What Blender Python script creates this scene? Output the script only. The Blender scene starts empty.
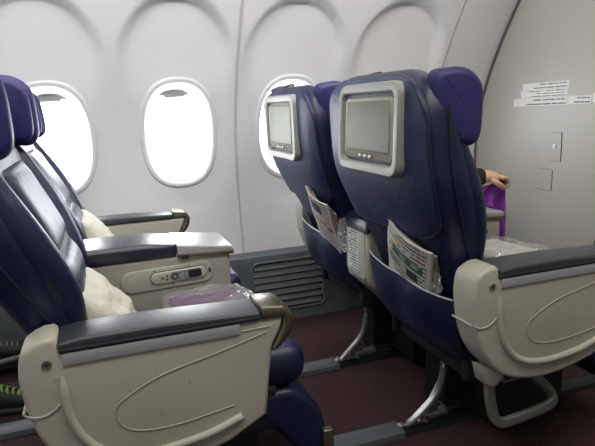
import bpy, bmesh, math, random
from mathutils import Vector, Matrix, noise
random.seed(4)
SC = bpy.context.scene
COL = SC.collection
PI = math.pi

def lin(*c):
    return tuple(((v/255)/12.92 if v/255 <= .04045 else ((v/255+.055)/1.055)**2.4) for v in c)

# ------------------------------------------------------------------ materials
def N(nt, t, **k):
    n = nt.nodes.new(t)
    for a, b in k.items():
        if a.startswith('i_'):
            key = a[2:].replace('_', ' ')
            n.inputs[key].default_value = b
        else:
            setattr(n, a, b)
    return n

def mat(name, col, rough=.5, metal=0., spec=.5, bump=None, var=None, coat=0., sheen=0., trans=0., speck=None):
    """bump=(scale, strength, detail[, distance]); var=(scale, amount); speck=(scale, colour, threshold)"""
    m = bpy.data.materials.new(name); m.use_nodes = True
    nt = m.node_tree; nt.nodes.clear()
    out = N(nt, 'ShaderNodeOutputMaterial'); p = N(nt, 'ShaderNodeBsdfPrincipled')
    nt.links.new(p.outputs[0], out.inputs[0])
    p.inputs['Roughness'].default_value = rough; p.inputs['Metallic'].default_value = metal
    p.inputs['Specular IOR Level'].default_value = spec
    p.inputs['Coat Weight'].default_value = coat
    p.inputs['Sheen Weight'].default_value = sheen
    c4 = (*col, 1)
    p.inputs['Base Color'].default_value = c4
    tc = N(nt, 'ShaderNodeTexCoord')
    last = None
    if var:
        nz = N(nt, 'ShaderNodeTexNoise', i_Scale=var[0], i_Detail=4.)
        nt.links.new(tc.outputs['Object'], nz.inputs['Vector'])
        mx = N(nt, 'ShaderNodeMix', data_type='RGBA')
        mx.inputs[6].default_value = tuple(v*(1-var[1]) for v in col)+(1,)
        mx.inputs[7].default_value = tuple(min(1, v*(1+var[1])) for v in col)+(1,)
        rp = N(nt, 'ShaderNodeMapRange'); rp.inputs[1].default_value = .3; rp.inputs[2].default_value = .7
        nt.links.new(nz.outputs[0], rp.inputs[0]); nt.links.new(rp.outputs[0], mx.inputs[0])
        last = mx.outputs[2]
    if speck:
        nz = N(nt, 'ShaderNodeTexNoise', i_Scale=speck[0], i_Detail=2.)
        nt.links.new(tc.outputs['Object'], nz.inputs['Vector'])
        rp = N(nt, 'ShaderNodeMapRange'); rp.inputs[1].default_value = speck[2]; rp.inputs[2].default_value = speck[2]+.08
        nt.links.new(nz.outputs[0], rp.inputs[0])
        mx = N(nt, 'ShaderNodeMix', data_type='RGBA')
        if last: nt.links.new(last, mx.inputs[6])
        else: mx.inputs[6].default_value = c4
        mx.inputs[7].default_value = (*speck[1], 1)
        nt.links.new(rp.outputs[0], mx.inputs[0]); last = mx.outputs[2]
    if last: nt.links.new(last, p.inputs['Base Color'])
    if bump:
        nz = N(nt, 'ShaderNodeTexNoise', i_Scale=bump[0], i_Detail=float(bump[2]))
        nt.links.new(tc.outputs['Object'], nz.inputs['Vector'])
        b = N(nt, 'ShaderNodeBump', i_Strength=bump[1], i_Distance=(bump[3] if len(bump) > 3 else .002))
        nt.links.new(nz.outputs[0], b.inputs['Height']); nt.links.new(b.outputs[0], p.inputs['Normal'])
    return m

def mat_clear(name, gloss=.25, tint=(1, 1, 1), rough=.08, bump=None, milk=0.):
    m = bpy.data.materials.new(name); m.use_nodes = True
    nt = m.node_tree; nt.nodes.clear()
    out = N(nt, 'ShaderNodeOutputMaterial')
    tr = N(nt, 'ShaderNodeBsdfTransparent'); tr.inputs[0].default_value = (*tint, 1)
    gl = N(nt, 'ShaderNodeBsdfGlossy', i_Roughness=rough)
    mx = N(nt, 'ShaderNodeMixShader'); mx.inputs[0].default_value = gloss
    nt.links.new(tr.outputs[0], mx.inputs[1]); nt.links.new(gl.outputs[0], mx.inputs[2])
    src = mx
    if milk:
        df = N(nt, 'ShaderNodeBsdfDiffuse'); df.inputs[0].default_value = (.75, .77, .8, 1)
        m2 = N(nt, 'ShaderNodeMixShader'); m2.inputs[0].default_value = milk
        nt.links.new(mx.outputs[0], m2.inputs[1]); nt.links.new(df.outputs[0], m2.inputs[2]); src = m2
    nt.links.new(src.outputs[0], out.inputs[0])
    if bump:
        tc = N(nt, 'ShaderNodeTexCoord'); v = N(nt, 'ShaderNodeTexVoronoi', i_Scale=bump[0])
        nt.links.new(tc.outputs['Object'], v.inputs['Vector'])
        b = N(nt, 'ShaderNodeBump', i_Strength=bump[1], i_Distance=.01)
        nt.links.new(v.outputs[0], b.inputs['Height']); nt.links.new(b.outputs[0], gl.inputs['Normal'])
    return m

def mat_print(name, paper, ink, rows, words, u=0, v=2, flip=False, margin=.06, blocks=(), fill=.72, rough=.6):
    """printed sheet: rows of small illegible words over the Generated coordinates; blocks = (u0,u1,v0,v1,colour)"""
    m = bpy.data.materials.new(name); m.use_nodes = True
    nt = m.node_tree; nt.nodes.clear(); L = nt.links.new
    out = N(nt, 'ShaderNodeOutputMaterial'); p = N(nt, 'ShaderNodeBsdfPrincipled', i_Roughness=rough)
    L(p.outputs[0], out.inputs[0])
    tc = N(nt, 'ShaderNodeTexCoord'); sp = N(nt, 'ShaderNodeSeparateXYZ'); L(tc.outputs['Generated'], sp.inputs[0])
    U, V = sp.outputs[u], sp.outputs[v]
    def M(op, a, b=0.):
        n = N(nt, 'ShaderNodeMath', operation=op)
        for i, s in enumerate((a, b)):
            if isinstance(s, (int, float)): n.inputs[i].default_value = s
            else: L(s, n.inputs[i])
        return n.outputs[0]
    rv = M('MULTIPLY', V, rows); fr = M('FRACT', rv); rid = M('FLOOR', rv)
    line = M('MULTIPLY', M('GREATER_THAN', fr, .3), M('LESS_THAN', fr, .3+fill*.55))
    cmb = N(nt, 'ShaderNodeCombineXYZ'); L(M('MULTIPLY', U, words), cmb.inputs[0]); L(M('MULTIPLY', rid, 7.31), cmb.inputs[1])
    nz = N(nt, 'ShaderNodeTexNoise', i_Scale=1., i_Detail=3.); L(cmb.outputs[0], nz.inputs['Vector'])
    word = M('GREATER_THAN', nz.outputs[0], .43)
    cm2 = N(nt, 'ShaderNodeCombineXYZ'); L(M('MULTIPLY', rid, 3.7), cm2.inputs[0]); wn = N(nt, 'ShaderNodeTexWhiteNoise'); L(cm2.outputs[0], wn.inputs[0])
    endu = M('ADD', M('MULTIPLY', wn.outputs[0], -.35), 1-margin)
    ins = M('MULTIPLY', M('GREATER_THAN', U, margin), M('LESS_THAN', U, endu))
    fac = M('MULTIPLY', M('MULTIPLY', line, word), ins)
    mx = N(nt, 'ShaderNodeMix', data_type='RGBA'); mx.inputs[6].default_value = (*paper, 1); mx.inputs[7].default_value = (*ink, 1)
    L(fac, mx.inputs[0]); last = mx.outputs[2]
    for (a0, a1, b0, b1, c) in blocks:
        k = M('MULTIPLY', M('MULTIPLY', M('GREATER_THAN', U, a0), M('LESS_THAN', U, a1)), M('MULTIPLY', M('GREATER_THAN', V, b0), M('LESS_THAN', V, b1)))
        q = N(nt, 'ShaderNodeMix', data_type='RGBA'); q.inputs[7].default_value = (*c, 1)
        L(last, q.inputs[6]); L(k, q.inputs[0]); last = q.outputs[2]
    L(last, p.inputs['Base Color'])
    return m

M_LEATHER = mat('navy_leather', lin(22, 32, 65), .40, bump=(26, .35, 5, .006), var=(9, .22), spec=.55)
M_LEATHER_GREY = mat('navy_leather_worn', lin(34, 48, 84), .48, bump=(60, .4, 6, .003), var=(14, .35), spec=.55)
M_HEAD = mat('headrest_leather', lin(40, 37, 98), .5, bump=(70, .2, 4, .003), var=(10, .15))
M_PIPE = mat('seam_piping', lin(24, 30, 52), .4)
M_BEIGE = mat('beige_plastic', lin(176, 175, 163), .42, bump=(500, .12, 2, .0006), var=(5, .06), speck=(28, lin(150, 144, 124), .72))
M_BEIGE2 = mat('grey_beige_plastic', lin(164, 163, 152), .5, var=(6, .05))
M_FRAMEP = mat('monitor_surround_plastic', lin(140, 143, 136), .45, bump=(400, .1, 2, .0005))
M_BEZEL = mat('monitor_bezel_plastic', lin(166, 165, 148), .4)
M_GROOVE = mat('groove_shadow_gap', lin(60, 60, 54), .7)
M_SCREEN = mat('dark_screen_glass', lin(86, 86, 64), .42, spec=.2, var=(5, .22))
M_PAD = mat('arm_pad_leather', lin(46, 50, 58), .38, bump=(160, .3, 4, .002), spec=.6)
M_CONSPAD = mat('console_pad_leather', lin(24, 31, 52), .3, bump=(60, .2, 4, .003), spec=.7)
M_STRIP = mat('silver_strip', lin(176, 182, 184), .35, metal=.35)
M_PEWTER = mat('pewter_cap', lin(118, 112, 96), .26, metal=.75)
M_SILVERP = mat('silver_lid', lin(196, 198, 198), .28, metal=.45)
M_CHROME = mat('chrome', lin(215, 215, 210), .3, metal=1.)
M_ALU = mat('cast_aluminium', lin(170, 172, 170), .38, metal=.8, bump=(90, .2, 2, .001))
M_BAR = mat('painted_bar', lin(120, 122, 116), .45, metal=.2)
M_BLACK = mat('black_metal', lin(22, 23, 26), .5)
M_DARKCLOTH = mat('dark_under_seat', lin(24, 26, 36), .7)
M_WALL = mat('wall_panel', lin(216, 216, 218), .5, bump=(700, .06, 2, .0004))
M_SEAM = mat('panel_joint', lin(186, 184, 180), .45)
M_DADO = mat('dado_grey', lin(92, 100, 104), .6, var=(30, .05), bump=(300, .1, 2, .0006))
M_SLAT = mat('grille_slat', lin(98, 104, 106), .5)
M_SLATBACK = mat('grille_dark_gap', lin(20, 21, 23), .8)
M_BULK = mat('bulkhead_laminate', lin(168, 166, 158), .42, bump=(260, .3, 4, .0012), var=(2, .03))
M_BULKTRIM = mat('bulkhead_edge_trim', lin(92, 92, 92), .5)
M_CARPET = mat('carpet', lin(80, 60, 61), .95, bump=(420, 1., 3, .006), speck=(190, lin(46, 36, 38), .53), spec=.1)
M_CEIL = mat('ceiling_panel', lin(215, 213, 208), .6)
M_COVER = mat('track_cover_grey', lin(80, 88, 92), .5, bump=(60, .1, 2, .001))
M_PILLOW = mat('pillow_cotton', lin(212, 208, 196), .9, bump=(24, .7, 5, .012), sheen=.2)
M_PIPEW = mat('pillow_seam', lin(186, 180, 162), .9)
M_PURPLE = mat('purple_fleece', lin(120, 40, 150), .95, bump=(120, .5, 3, .003), sheen=.3)
M_PURPLED = mat('purple_blanket', lin(96, 40, 96), .95, bump=(90, .5, 3, .003))
M_WHITECL = mat('white_bedding', lin(190, 188, 178), .9, bump=(50, .4, 3, .004))
M_SKIN = mat('skin', lin(196, 158, 132), .5, bump=(90, .1, 3, .001))
M_SWEATER = mat('black_knit', lin(26, 26, 28), .95, bump=(200, .6, 2, .002))
M_TROUSER = mat('dark_trousers', lin(58, 42, 42), .9, bump=(140, .3, 2, .002))
M_HAIR = mat('dark_hair', lin(40, 30, 24), .6, bump=(120, .8, 3, .003))
M_SHOE = mat('black_mesh', lin(26, 28, 30), .8, bump=(220, .7, 2, .002))
M_SOLE = mat('grey_sole', lin(120, 118, 112), .7)
M_SOLED = mat('dark_sole', lin(38, 38, 40), .7)
M_LACE = mat('green_lace', lin(128, 160, 84), .8)
M_LACEG = mat('grey_green_lace', lin(92, 106, 84), .8)
M_GLASS = mat_clear('window_glass', gloss=.05, rough=.02)
M_PLAST = mat_clear('clear_plastic_film', gloss=.2, rough=.2, bump=(26, 1.), milk=.12)
M_SHADE = mat('window_shade', lin(200, 198, 190), .5)
M_LABEL = mat_print('console_notice_print', lin(206, 212, 204), lin(60, 66, 70), 15, 16, u=1, v=2, fill=.8)
M_SIGN = mat_print('placard_print', lin(214, 214, 212), lin(96, 96, 100), 2, 38, u=1, v=2, margin=.03, fill=.6)
M_SIGNW = mat_print('placard_print_two', lin(214, 214, 212), lin(96, 96, 100), 3, 32, u=1, v=2, margin=.03, fill=.6)
M_NEWSA = mat_print('newspaper_print', lin(196, 191, 182), lin(100, 98, 98), 19, 18, u=1, v=2,
                    blocks=((.30, .82, .70, .90, lin(46, 54, 80)), (.05, .22, .42, .50, lin(170, 60, 60)), (.25, .7, .5, .56, lin(190, 110, 108))))
M_NEWSB = mat_print('magazine_print', lin(196, 196, 188), lin(62, 66, 66), 15, 16, u=1, v=2,
                    blocks=((.12, .80, .56, .68, lin(34, 84, 70)), (.20, .34, .60, .66, lin(150, 170, 160)), (.45, .60, .58, .66, lin(120, 150, 138)), (.62, .92, .36, .52, lin(120, 122, 120)), (.22, .46, .34, .50, lin(60, 62, 62)), (.55, .72, .80, .85, lin(200, 150, 50))))
M_PAGES = mat('page_edges', lin(170, 158, 140), .8, bump=(300, .5, 2, .001))
M_REMOTEBLK = mat('remote_black', lin(22, 24, 28), .25)
M_REMOTEGR = mat('remote_grey_keys', lin(112, 122, 130), .4)
M_MARK = mat('printed_mark', lin(70, 72, 70), .6)

# ------------------------------------------------------------------ mesh helpers
def finish(bm, angle=38):
    bmesh.ops.recalc_face_normals(bm, faces=bm.faces)
    for e in bm.edges:
        if len(e.link_faces) == 2:
            e.smooth = e.calc_face_angle(0) < math.radians(angle)
    for f in bm.faces: f.smooth = True

def obj(name, bm, m, parent=None, angle=38, loc=None, fix=True):
    if fix: finish(bm, angle)
    me = bpy.data.meshes.new(name); bm.to_mesh(me); bm.free()
    me.materials.append(m)
    o = bpy.data.objects.new(name, me); COL.objects.link(o)
    if parent: o.parent = parent
    if loc: o.location = loc
    return o

def tag(o, label=None, cat=None, group=None, kind=None):
    if label: o['label'] = label
    if cat: o['category'] = cat
    if group: o['group'] = group
    if kind: o['kind'] = kind
    return o

def thing(name, loc, label, cat, group=None):
    o = bpy.data.objects.new(name, None); COL.objects.link(o); o.location = loc
    o.empty_display_size = .05
    return tag(o, label, cat, group)

def copy_tree(o, parent=None):
    c = o.copy(); COL.objects.link(c)
    if parent: c.parent = parent
    for ch in list(o.children): copy_tree(ch, c)
    return c

def rbox(bm, x0, x1, y0, y1, z0, z1, r=.005, seg=3, M=None):
    t = bmesh.new()
    bmesh.ops.create_cube(t, size=1)
    for v in t.verts:
        v.co = Vector(((x0+x1)/2+v.co.x*(x1-x0), (y0+y1)/2+v.co.y*(y1-y0), (z0+z1)/2+v.co.z*(z1-z0)))
    if r > 0:
        r = min(r, .49*min(x1-x0, y1-y0, z1-z0))
        bmesh.ops.bevel(t, geom=list(t.edges), offset=r, segments=seg, profile=.5, affect='EDGES')
    if M: bmesh.ops.transform(t, matrix=M, verts=t.verts)
    merge(bm, t)

def merge(bm, t):
    me = bpy.data.meshes.new('tmp'); t.to_mesh(me); t.free(); bm.from_mesh(me); bpy.data.meshes.remove(me)

def prism(bm, pts, y0, y1, r=.006, seg=3, axis='Y', M=None):
    """closed outline in x,z (axis Y) or y,z (axis X) extruded and bevelled along its rims"""
    t = bmesh.new()
    def P(a, b, d):
        return Vector((a, d, b)) if axis == 'Y' else Vector((d, a, b))
    A = [t.verts.new(P(a, b, y0)) for a, b in pts]; B = [t.verts.new(P(a, b, y1)) for a, b in pts]
    fa = t.faces.new(A); fb = t.faces.new(B[::-1]); n = len(pts)
    for i in range(n): t.faces.new((A[i], B[i], B[(i+1) % n], A[(i+1) % n]))
    bmesh.ops.recalc_face_normals(t, faces=t.faces)
    if r > 0:
        es = list(set(fa.edges) | set(fb.edges))
        bmesh.ops.bevel(t, geom=es, offset=r, segments=seg, profile=.5, affect='EDGES')
    if M: bmesh.ops.transform(t, matrix=M, verts=t.verts)
    merge(bm, t)

def loft(bm, rings, cap=True, closed=True):
    R = [[bm.verts.new(p) for p in r] for r in rings]; n = len(R[0])
    for a, b in zip(R, R[1:]):
        for i in range(n if closed else n-1):
            j = (i+1) % n
            bm.faces.new((a[i], a[j], b[j], b[i]))
    if cap and closed:
        bm.faces.new(R[0][::-1]); bm.faces.new(R[-1])
    return R

def spline(pts, k=8, closed=False):
    P = [Vector(p) for p in pts]; n = len(P); out = []
    rng = range(n if closed else n-1)
    for i in rng:
        p0 = P[(i-1) % n] if closed or i > 0 else P[0]*2-P[1]
        p1 = P[i]; p2 = P[(i+1) % n]
        p3 = P[(i+2) % n] if closed or i+2 < n else P[-1]*2-P[-2]
        for s in range(k):
            t = s/k
            out.append(.5*((2*p1)+(p2-p0)*t+(2*p0-5*p1+4*p2-p3)*t*t+(3*p1-p0-3*p2+p3)*t**3))
    if not closed: out.append(P[-1])
    return out

def tube(bm, pts, r, n=10, closed=False, sq=None, up=None):
    """sq=(a,b): rectangular rounded section a (side) by b (up)"""
    P = [Vector(p) for p in pts]; m = len(P); rings = []
    prev = None
    for i, p in enumerate(P):
        a = P[(i-1) % m] if (closed or i > 0) else p; b = P[(i+1) % m] if (closed or i < m-1) else p
        t = (b-a).normalized()
        if up is not None: u = Vector(up)
        else: u = prev if prev is not None else (Vector((0, 0, 1)) if abs(t.z) < .9 else Vector((0, 1, 0)))
        s = t.cross(u).normalized(); u = s.cross(t).normalized(); prev = u
        rr = r[i] if isinstance(r, (list, tuple)) else r
        ring = []
        for k in range(n):
            th = 2*PI*k/n+PI/n
            if sq:
                c, q = math.cos(th), math.sin(th)
                ex = .45
                ring.append(p+s*sq[0]*math.copysign(abs(c)**ex, c)+u*sq[1]*math.copysign(abs(q)**ex, q))
            else: ring.append(p+s*rr*math.cos(th)+u*rr*math.sin(th))
        rings.append(ring)
    if closed:
        rings.append(rings[0]); R = [[bm.verts.new(q) for q in r_] for r_ in rings[:-1]]; R.append(R[0])
        for a, b in zip(R, R[1:]):
            for i in range(n): bm.faces.new((a[i], a[(i+1) % n], b[(i+1) % n], b[i]))
    else: loft(bm, rings)

def cyl(bm, c, d, r, h, n=24, bev=.001):
    t = bmesh.new(); bmesh.ops.create_cone(t, cap_ends=True, segments=n, radius1=r, radius2=r, depth=h)
    if bev: bmesh.ops.bevel(t, geom=[e for e in t.edges if abs(e.verts[0].co.z-e.verts[1].co.z) < 1e-6], offset=bev, segments=2, affect='EDGES')
    q = Vector((0, 0, 1)).rotation_difference(Vector(d)).to_matrix().to_4x4()
    bmesh.ops.transform(t, matrix=Matrix.Translation(c) @ q, verts=t.verts); merge(bm, t)

def rrect(cx, cy, hx, hy, r, n=6):
    pts = []
    for k, (sx, sy) in enumerate(((1, 1), (-1, 1), (-1, -1), (1, -1))):
        for i in range(n+1):
            a = PI/2*k+PI/2*i/n
            pts.append((cx+sx*(hx-r)+r*math.cos(a), cy+sy*(hy-r)+r*math.sin(a)))
    return pts

def interp(tab, z):
    """monotone-ish cubic through the table, so lofted surfaces stay smooth"""
    n = len(tab)
    if z <= tab[0][0]: return tab[0][1]
    if z >= tab[-1][0]: return tab[-1][1]
    for i in range(n-1):
        if z <= tab[i+1][0]: break
    def sl(k):
        a = (tab[k][1]-tab[k-1][1])/(tab[k][0]-tab[k-1][0]) if k > 0 else None
        b = (tab[k+1][1]-tab[k][1])/(tab[k+1][0]-tab[k][0]) if k < n-1 else None
        if a is None: return b
        if b is None: return a
        if a*b <= 0: return 0.
        return 2*a*b/(a+b)
    h = tab[i+1][0]-tab[i][0]; t = (z-tab[i][0])/h
    m0, m1 = sl(i)*h, sl(i+1)*h; p0, p1 = tab[i][1], tab[i+1][1]
    return (2*t**3-3*t*t+1)*p0+(t**3-2*t*t+t)*m0+(-2*t**3+3*t*t)*p1+(t**3-t*t)*m1

def smooth01(t):
    t = max(0., min(1., t)); return t*t*(3-2*t)

# ------------------------------------------------------------------ the cabin shell
BULK_X = 1.89
def wall_y(z):
    return interp([(0, 2.45), (.3, 2.495), (.6, 2.528), (.8, 2.520), (.95, 2.488), (1.1, 2.428), (1.25, 2.345), (1.42, 2.230), (1.6, 2.09), (1.8, 1.91)], z)
WINX = [-.173+.508*i for i in range(-1, 4)]
WZ, WHX, WHZ = .893, .150, .222
def sdf_rr(x, z, cx, cz, hx, hz, r):
    qx = abs(x-cx)-hx+r; qz = abs(z-cz)-hz+r
    return math.hypot(max(qx, 0), max(qz, 0))+min(max(qx, qz), 0)-r
def wall_point(x, z):
    y = wall_y(z)
    for wx in WINX:
        if abs(x-wx) < .26:
            d = sdf_rr(x, z, wx, .985, .207, .43, .19)
            wd = .016+.06*smooth01((1.36-z)/.18)
            f = smooth01(.5-d/wd)
            y += f*(.005+.21*max(0, 2.515-wall_y(z))*smooth01((z-.95)/.3))
    return y
def build_wall():
    bm = bmesh.new()
    x0, x1, z0, z1, s = -1.05, BULK_X, 0., 1.76, .0098
    nx = int((x1-x0)/s); nz = int((z1-z0)/s)
    V = {}
    def inside(x, z): return any(sdf_rr(x, z, wx, WZ, WHX-.001, WHZ-.001, .14) < 0 for wx in WINX)
    g = lambda i, j: (x0+(x1-x0)*i/nx, z0+(z1-z0)*j/nz)
    for i in range(nx+1):
        for j in range(nz+1):
            x, z = g(i, j); V[i, j] = bm.verts.new((x, wall_point(x, z), z))
    for i in range(nx):
        for j in range(nz):
            x, z = g(i+.5, j+.5)
            if not inside(x, z): bm.faces.new((V[i, j], V[i+1, j], V[i+1, j+1], V[i, j+1]))
    for v in [v for v in bm.verts if not v.link_faces]: bm.verts.remove(v)
    return bm
wl = tag(obj('wall_left', build_wall(), M_WALL, angle=60), kind='structure')

def ell(cx, cz, hx, hz, n=56, p=2.5):
    out = []
    for k in range(n):
        a = 2*PI*k/n; c, s = math.cos(a), math.sin(a)
        out.append((cx+hx*math.copysign(abs(c)**(2/p), c), cz+hz*math.copysign(abs(s)**(2/p), s)))
    return out
for i, wx in enumerate(WINX[:4] if False else WINX[0:5]):
    fr = bmesh.new()
    # frame: flange over the wall opening, then a reveal running outwards to the pane
    def ring(hx, hz, dy, p=2.5):
        return [(x, (wall_point(wx, z)+dy if dy < .03 else 2.515+dy), z) for x, z in ell(wx, WZ, hx, hz, p=p)]
    def ring2(hx, hz, dy):
        pts = []
        for x, z in ell(wx, WZ, hx, hz):
            pts.append((x, wall_point(wx, z)*(1-.5)+(2.53)*.5+dy, z))
        return pts
    rr = [ring(.166, .238, .014), ring(.165, .237, -.004), ring(.160, .232, -.009), ring(.150, .222, -.010), ring(.143, .214, -.004),
          ring2(.138, .208, .010), ring2(.129, .198, .034), [(x, 2.583, z) for x, z in ell(wx, WZ, .119, .186)], [(x, 2.60, z) for x, z in ell(wx, WZ, .150, .22)]]
    loft(fr, rr, cap=False)
    w = tag(obj('window_%d' % (i+1), fr, M_WALL, angle=50), kind='structure')
    pb = bmesh.new()
    loft(pb, [[(x, 2.586, z) for x, z in ell(wx, WZ, .133, .199)], [(x, 2.590, z) for x, z in ell(wx, WZ, .133, .199)]])
    obj('window_pane', pb, M_GLASS, w)
    sb = bmesh.new()
    # the raised shade: its lower edge and grip show at the top of the opening
    prism(sb, [(x, z) for x, z in ell(wx, WZ, .123, .189, p=2.5) if z > WZ+.162], 2.571, 2.577, r=0)
    sh = obj('window_shade', sb, M_SHADE, w)
    gb = bmesh.new(); rbox(gb, wx-.045, wx+.045, 2.560, 2.572, WZ+.157, WZ+.169, .004)
    obj('shade_grip', gb, M_SHADE, sh)

# panel joints: slim strips that follow the wall
for k, x in enumerate((-.431, .585, 1.60)):
    bm = bmesh.new()
    zs = [.32+.03*i for i in range(int((1.74-.32)/.03)+1)]
    tube(bm, [(x, wall_y(z)-.001, z) for z in zs], .006, n=8, sq=(.0055, .004), up=(0, -1, 0))
    tag(obj('trim_%d' % (k+1), bm, M_SEAM), kind='structure')

# dado panel with air return grilles
def dado_y(z): return 2.455-.045*(z/.32) if False else interp([(0, 2.40), (.1, 2.405), (.3, 2.425), (.325, 2.44)], z)
db = bmesh.new()
GR = [(-.36, -.06), (.12, .42), (.598, .948), (1.10, 1.41)]
prism(db, [(2.50, 0), (2.395, 0), (2.400, .05), (2.424, .05+.0001), (2.424, .29), (2.412, .29), (2.416, .318), (2.424, .324), (2.50, .324)], -1.05, BULK_X, r=0, axis='X')
xs = [-1.05]+[v for g in GR for v in (g[0]+.006, g[1]-.006)]+[BULK_X]
for a, b in zip(xs[::2], xs[1::2]):
    prism(db, [(2.45, .045), (2.4, .045), (2.413, .295), (2.45, .295)], a, b, r=.002, seg=1, axis='X')
tag(obj('baseboard_left', db, M_DADO), kind='structure')
for gi, (a, b) in enumerate(GR):
    t = thing('air_grille', ((a+b)/2, 2.41, .050), '', 'grille')
    cx = (a+b)/2
    bm = bmesh.new()
    pts = rrect(0, .12, (b-a)/2, .118, .03)
    tube(bm, [(x, -.012+(z/.24)*.012, z) for x, z in pts], .006, n=8, closed=True)
    obj('grille_frame', bm, M_DADO, t)
    bk = bmesh.new(); rbox(bk, -(b-a)/2+.004, (b-a)/2-.004, .0125, .0135, .003, .238, 0)
    obj('grille_back', bk, M_SLATBACK, t)
    for k in range(7):
        z = .016+k*.0315
        sb = bmesh.new()
        ins = .012 if k in (0, 6) else .002
        prism(sb, [(-.012+z*.05, z), (-.010+z*.05, z+.004), (.004, z+.024), (.008, z+.022), (-.004, z)], -(b-a)/2+ins, (b-a)/2-ins, r=.001, seg=1, axis='X')
        obj('slat', sb, M_SLAT, t)
    t['label'] = ['dark grey slatted floor-level air grille in dado behind the left rear armrest', 'dark grey slatted air grille low on the wall hidden by second-row console',
                  'dark grey slatted air grille low on wall between the two seat rows', 'dark slatted air grille low on wall beside first-row window seat'][gi]

fb = bmesh.new(); rbox(fb, -1.05, BULK_X+.05, -1.3, 2.48, -.04, 0, 0)
tag(obj('floor', fb, M_CARPET), kind='structure')
bb = bmesh.new(); rbox(bb, BULK_X, BULK_X+.04, -1.3, 2.62, 0, 2.05, 0)
tag(obj('wall_front', bb, M_BULK), kind='structure')
bm = bmesh.new()
tube(bm, [(BULK_X-.006, wall_y(.02+.03*i)-.012, .02+.03*i) for i in range(58)], .01, n=8, sq=(.006, .005), up=(0, -1, 0))
tag(obj('trim_4', bm, M_BULKTRIM), kind='structure')
cb = bmesh.new(); rbox(cb, -1.05, BULK_X+.05, -1.3, 2.1, 2.0, 2.04, 0)
tag(obj('ceiling', cb, M_CEIL), kind='structure')
# overhead bin run above the window seats and the far side of the cabin (both above or behind the frame)
bm = bmesh.new(); prism(bm, [(2.05, 2.0), (1.96, 1.74), (1.50, 1.66), (1.30, 1.76), (1.24, 2.0)], -1.05, BULK_X, r=.01, axis='X')
tag(obj('trim_5', bm, M_CEIL), kind='structure')
bm = bmesh.new(); rbox(bm, -1.05, BULK_X+.05, -1.34, -1.3, 0, 2.0, 0)
tag(obj('wall_right', bm, M_WALL), kind='structure')
bm = bmesh.new(); rbox(bm, -1.09, -1.05, -1.3, 2.5, 0, 2.0, 0)
tag(obj('wall_back', bm, M_WALL), kind='structure')

# seat tracks on the floor
for yc, nm in ((1.372, 'nearest the aisle'), (1.862, 'nearest the windows')):
    t = thing('seat_track', (0, yc, 0), 'long dark floor seat rail with grey cover, the one '+nm, 'rail')
    bm = bmesh.new(); rbox(bm, -1.0, 1.75, -.02, .02, 0, .014, .002, 2)
    obj('rail', bm, M_BLACK, t)
    bm = bmesh.new()
    prism(bm, [(-.038, .002), (-.034, .018), (-.020, .026), (.020, .026), (.034, .018), (.038, .002)], -.83+.0, -.14, r=.001, seg=1, axis='X')
    prism(bm, [(-.038, .002), (-.034, .018), (-.020, .026), (.020, .026), (.034, .018), (.038, .002)], .10, .775, r=.001, seg=1, axis='X')
    prism(bm, [(-.030, .002), (-.026, .014), (-.014, .020), (.014, .020), (.026, .014), (.030, .002)], .775, 1.72, r=.001, seg=1, axis='X') if False else None
    obj('rail_cover', bm, M_COVER, t)
    bm = bmesh.new(); prism(bm, [(-.030, .002), (-.026, .014), (-.014, .020), (.014, .020), (.026, .014), (.030, .002)], .777, 1.72, r=.001, seg=1, axis='X')
    obj('rail_insert', bm, M_BLACK, t)

# ------------------------------------------------------------------ bulkhead fittings
def placard(y0, y1, z0, z1, m, label, tilt=0.):
    bm = bmesh.new(); h, w = (z1-z0)/2, (y1-y0)/2
    # generated coords run along y; mirrored so the text reads from the cabin
    rbox(bm, -.0012, 0, -w, w, -h, h, 0)
    o = obj('placard', bm, m); o.location = (BULK_X+.0004, (y0+y1)/2, (z0+z1)/2); o.rotation_euler = (0, 0, PI) if False else (tilt, 0, 0)
    tag(o, label, 'placard', 'safety notices stuck on the bulkhead'); return o
placard(1.905, 2.180, 1.017, 1.047, M_SIGN, 'topmost white printed notice strip on the bulkhead', math.radians(-1))
placard(1.910, 2.190, .982, 1.016, M_SIGNW, 'middle white printed notice strip on the bulkhead, under the topmost', math.radians(-1))
placard(1.906, 2.236, .944, .980, M_SIGN, 'lowest and longest white printed notice strip on the bulkhead', math.radians(-1))
placard(1.785, 1.902, .950, .984, M_SIGN, 'short white printed notice right of the stacked strips on the bulkhead', 0)
placard(1.66, 1.778, .956, .992, M_SIGN, 'white printed notice cut off by the right photo edge', 0)
t = thing('wall_latch', (BULK_X, 1.960, .705), 'beige rectangular latch plate with a keyhole on the bulkhead', 'latch')
bm = bmesh.new(); prism(bm, rrect(0, .062, .033, .062, .006, 3), -.004, 0, r=0, axis='X'); obj('latch_plate', bm, M_BULK, t)
bm = bmesh.new(); prism(bm, rrect(0, .062, .0345, .0635, .006, 3), -.0015, 0, r=0, axis='X'); obj('gap', bm, M_GROOVE, t)
bm = bmesh.new(); cyl(bm, (-.005, .003, .063), (1, 0, 0), .011, .005); o = obj('lock', bm, M_ALU, t); o['label'] = 'round chrome lock'
bm = bmesh.new(); rbox(bm, -.0085, -.007, .001, .005, .058, .068, 0); obj('keyhole', bm, M_BLACK, o)
t = thing('access_panel', (BULK_X, 2.022, .570), 'flush square access cover low on the bulkhead, below the latch', 'panel')
bm = bmesh.new(); prism(bm, rrect(0, .047, .050, .047, .004, 3), -.003, 0, r=0, axis='X'); obj('cover', bm, M_BULK, t)
bm = bmesh.new(); prism(bm, rrect(-.001, .0465, .0515, .0485, .004, 3), -.0012, 0, r=0, axis='X'); obj('gap', bm, M_GROOVE, t)

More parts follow.
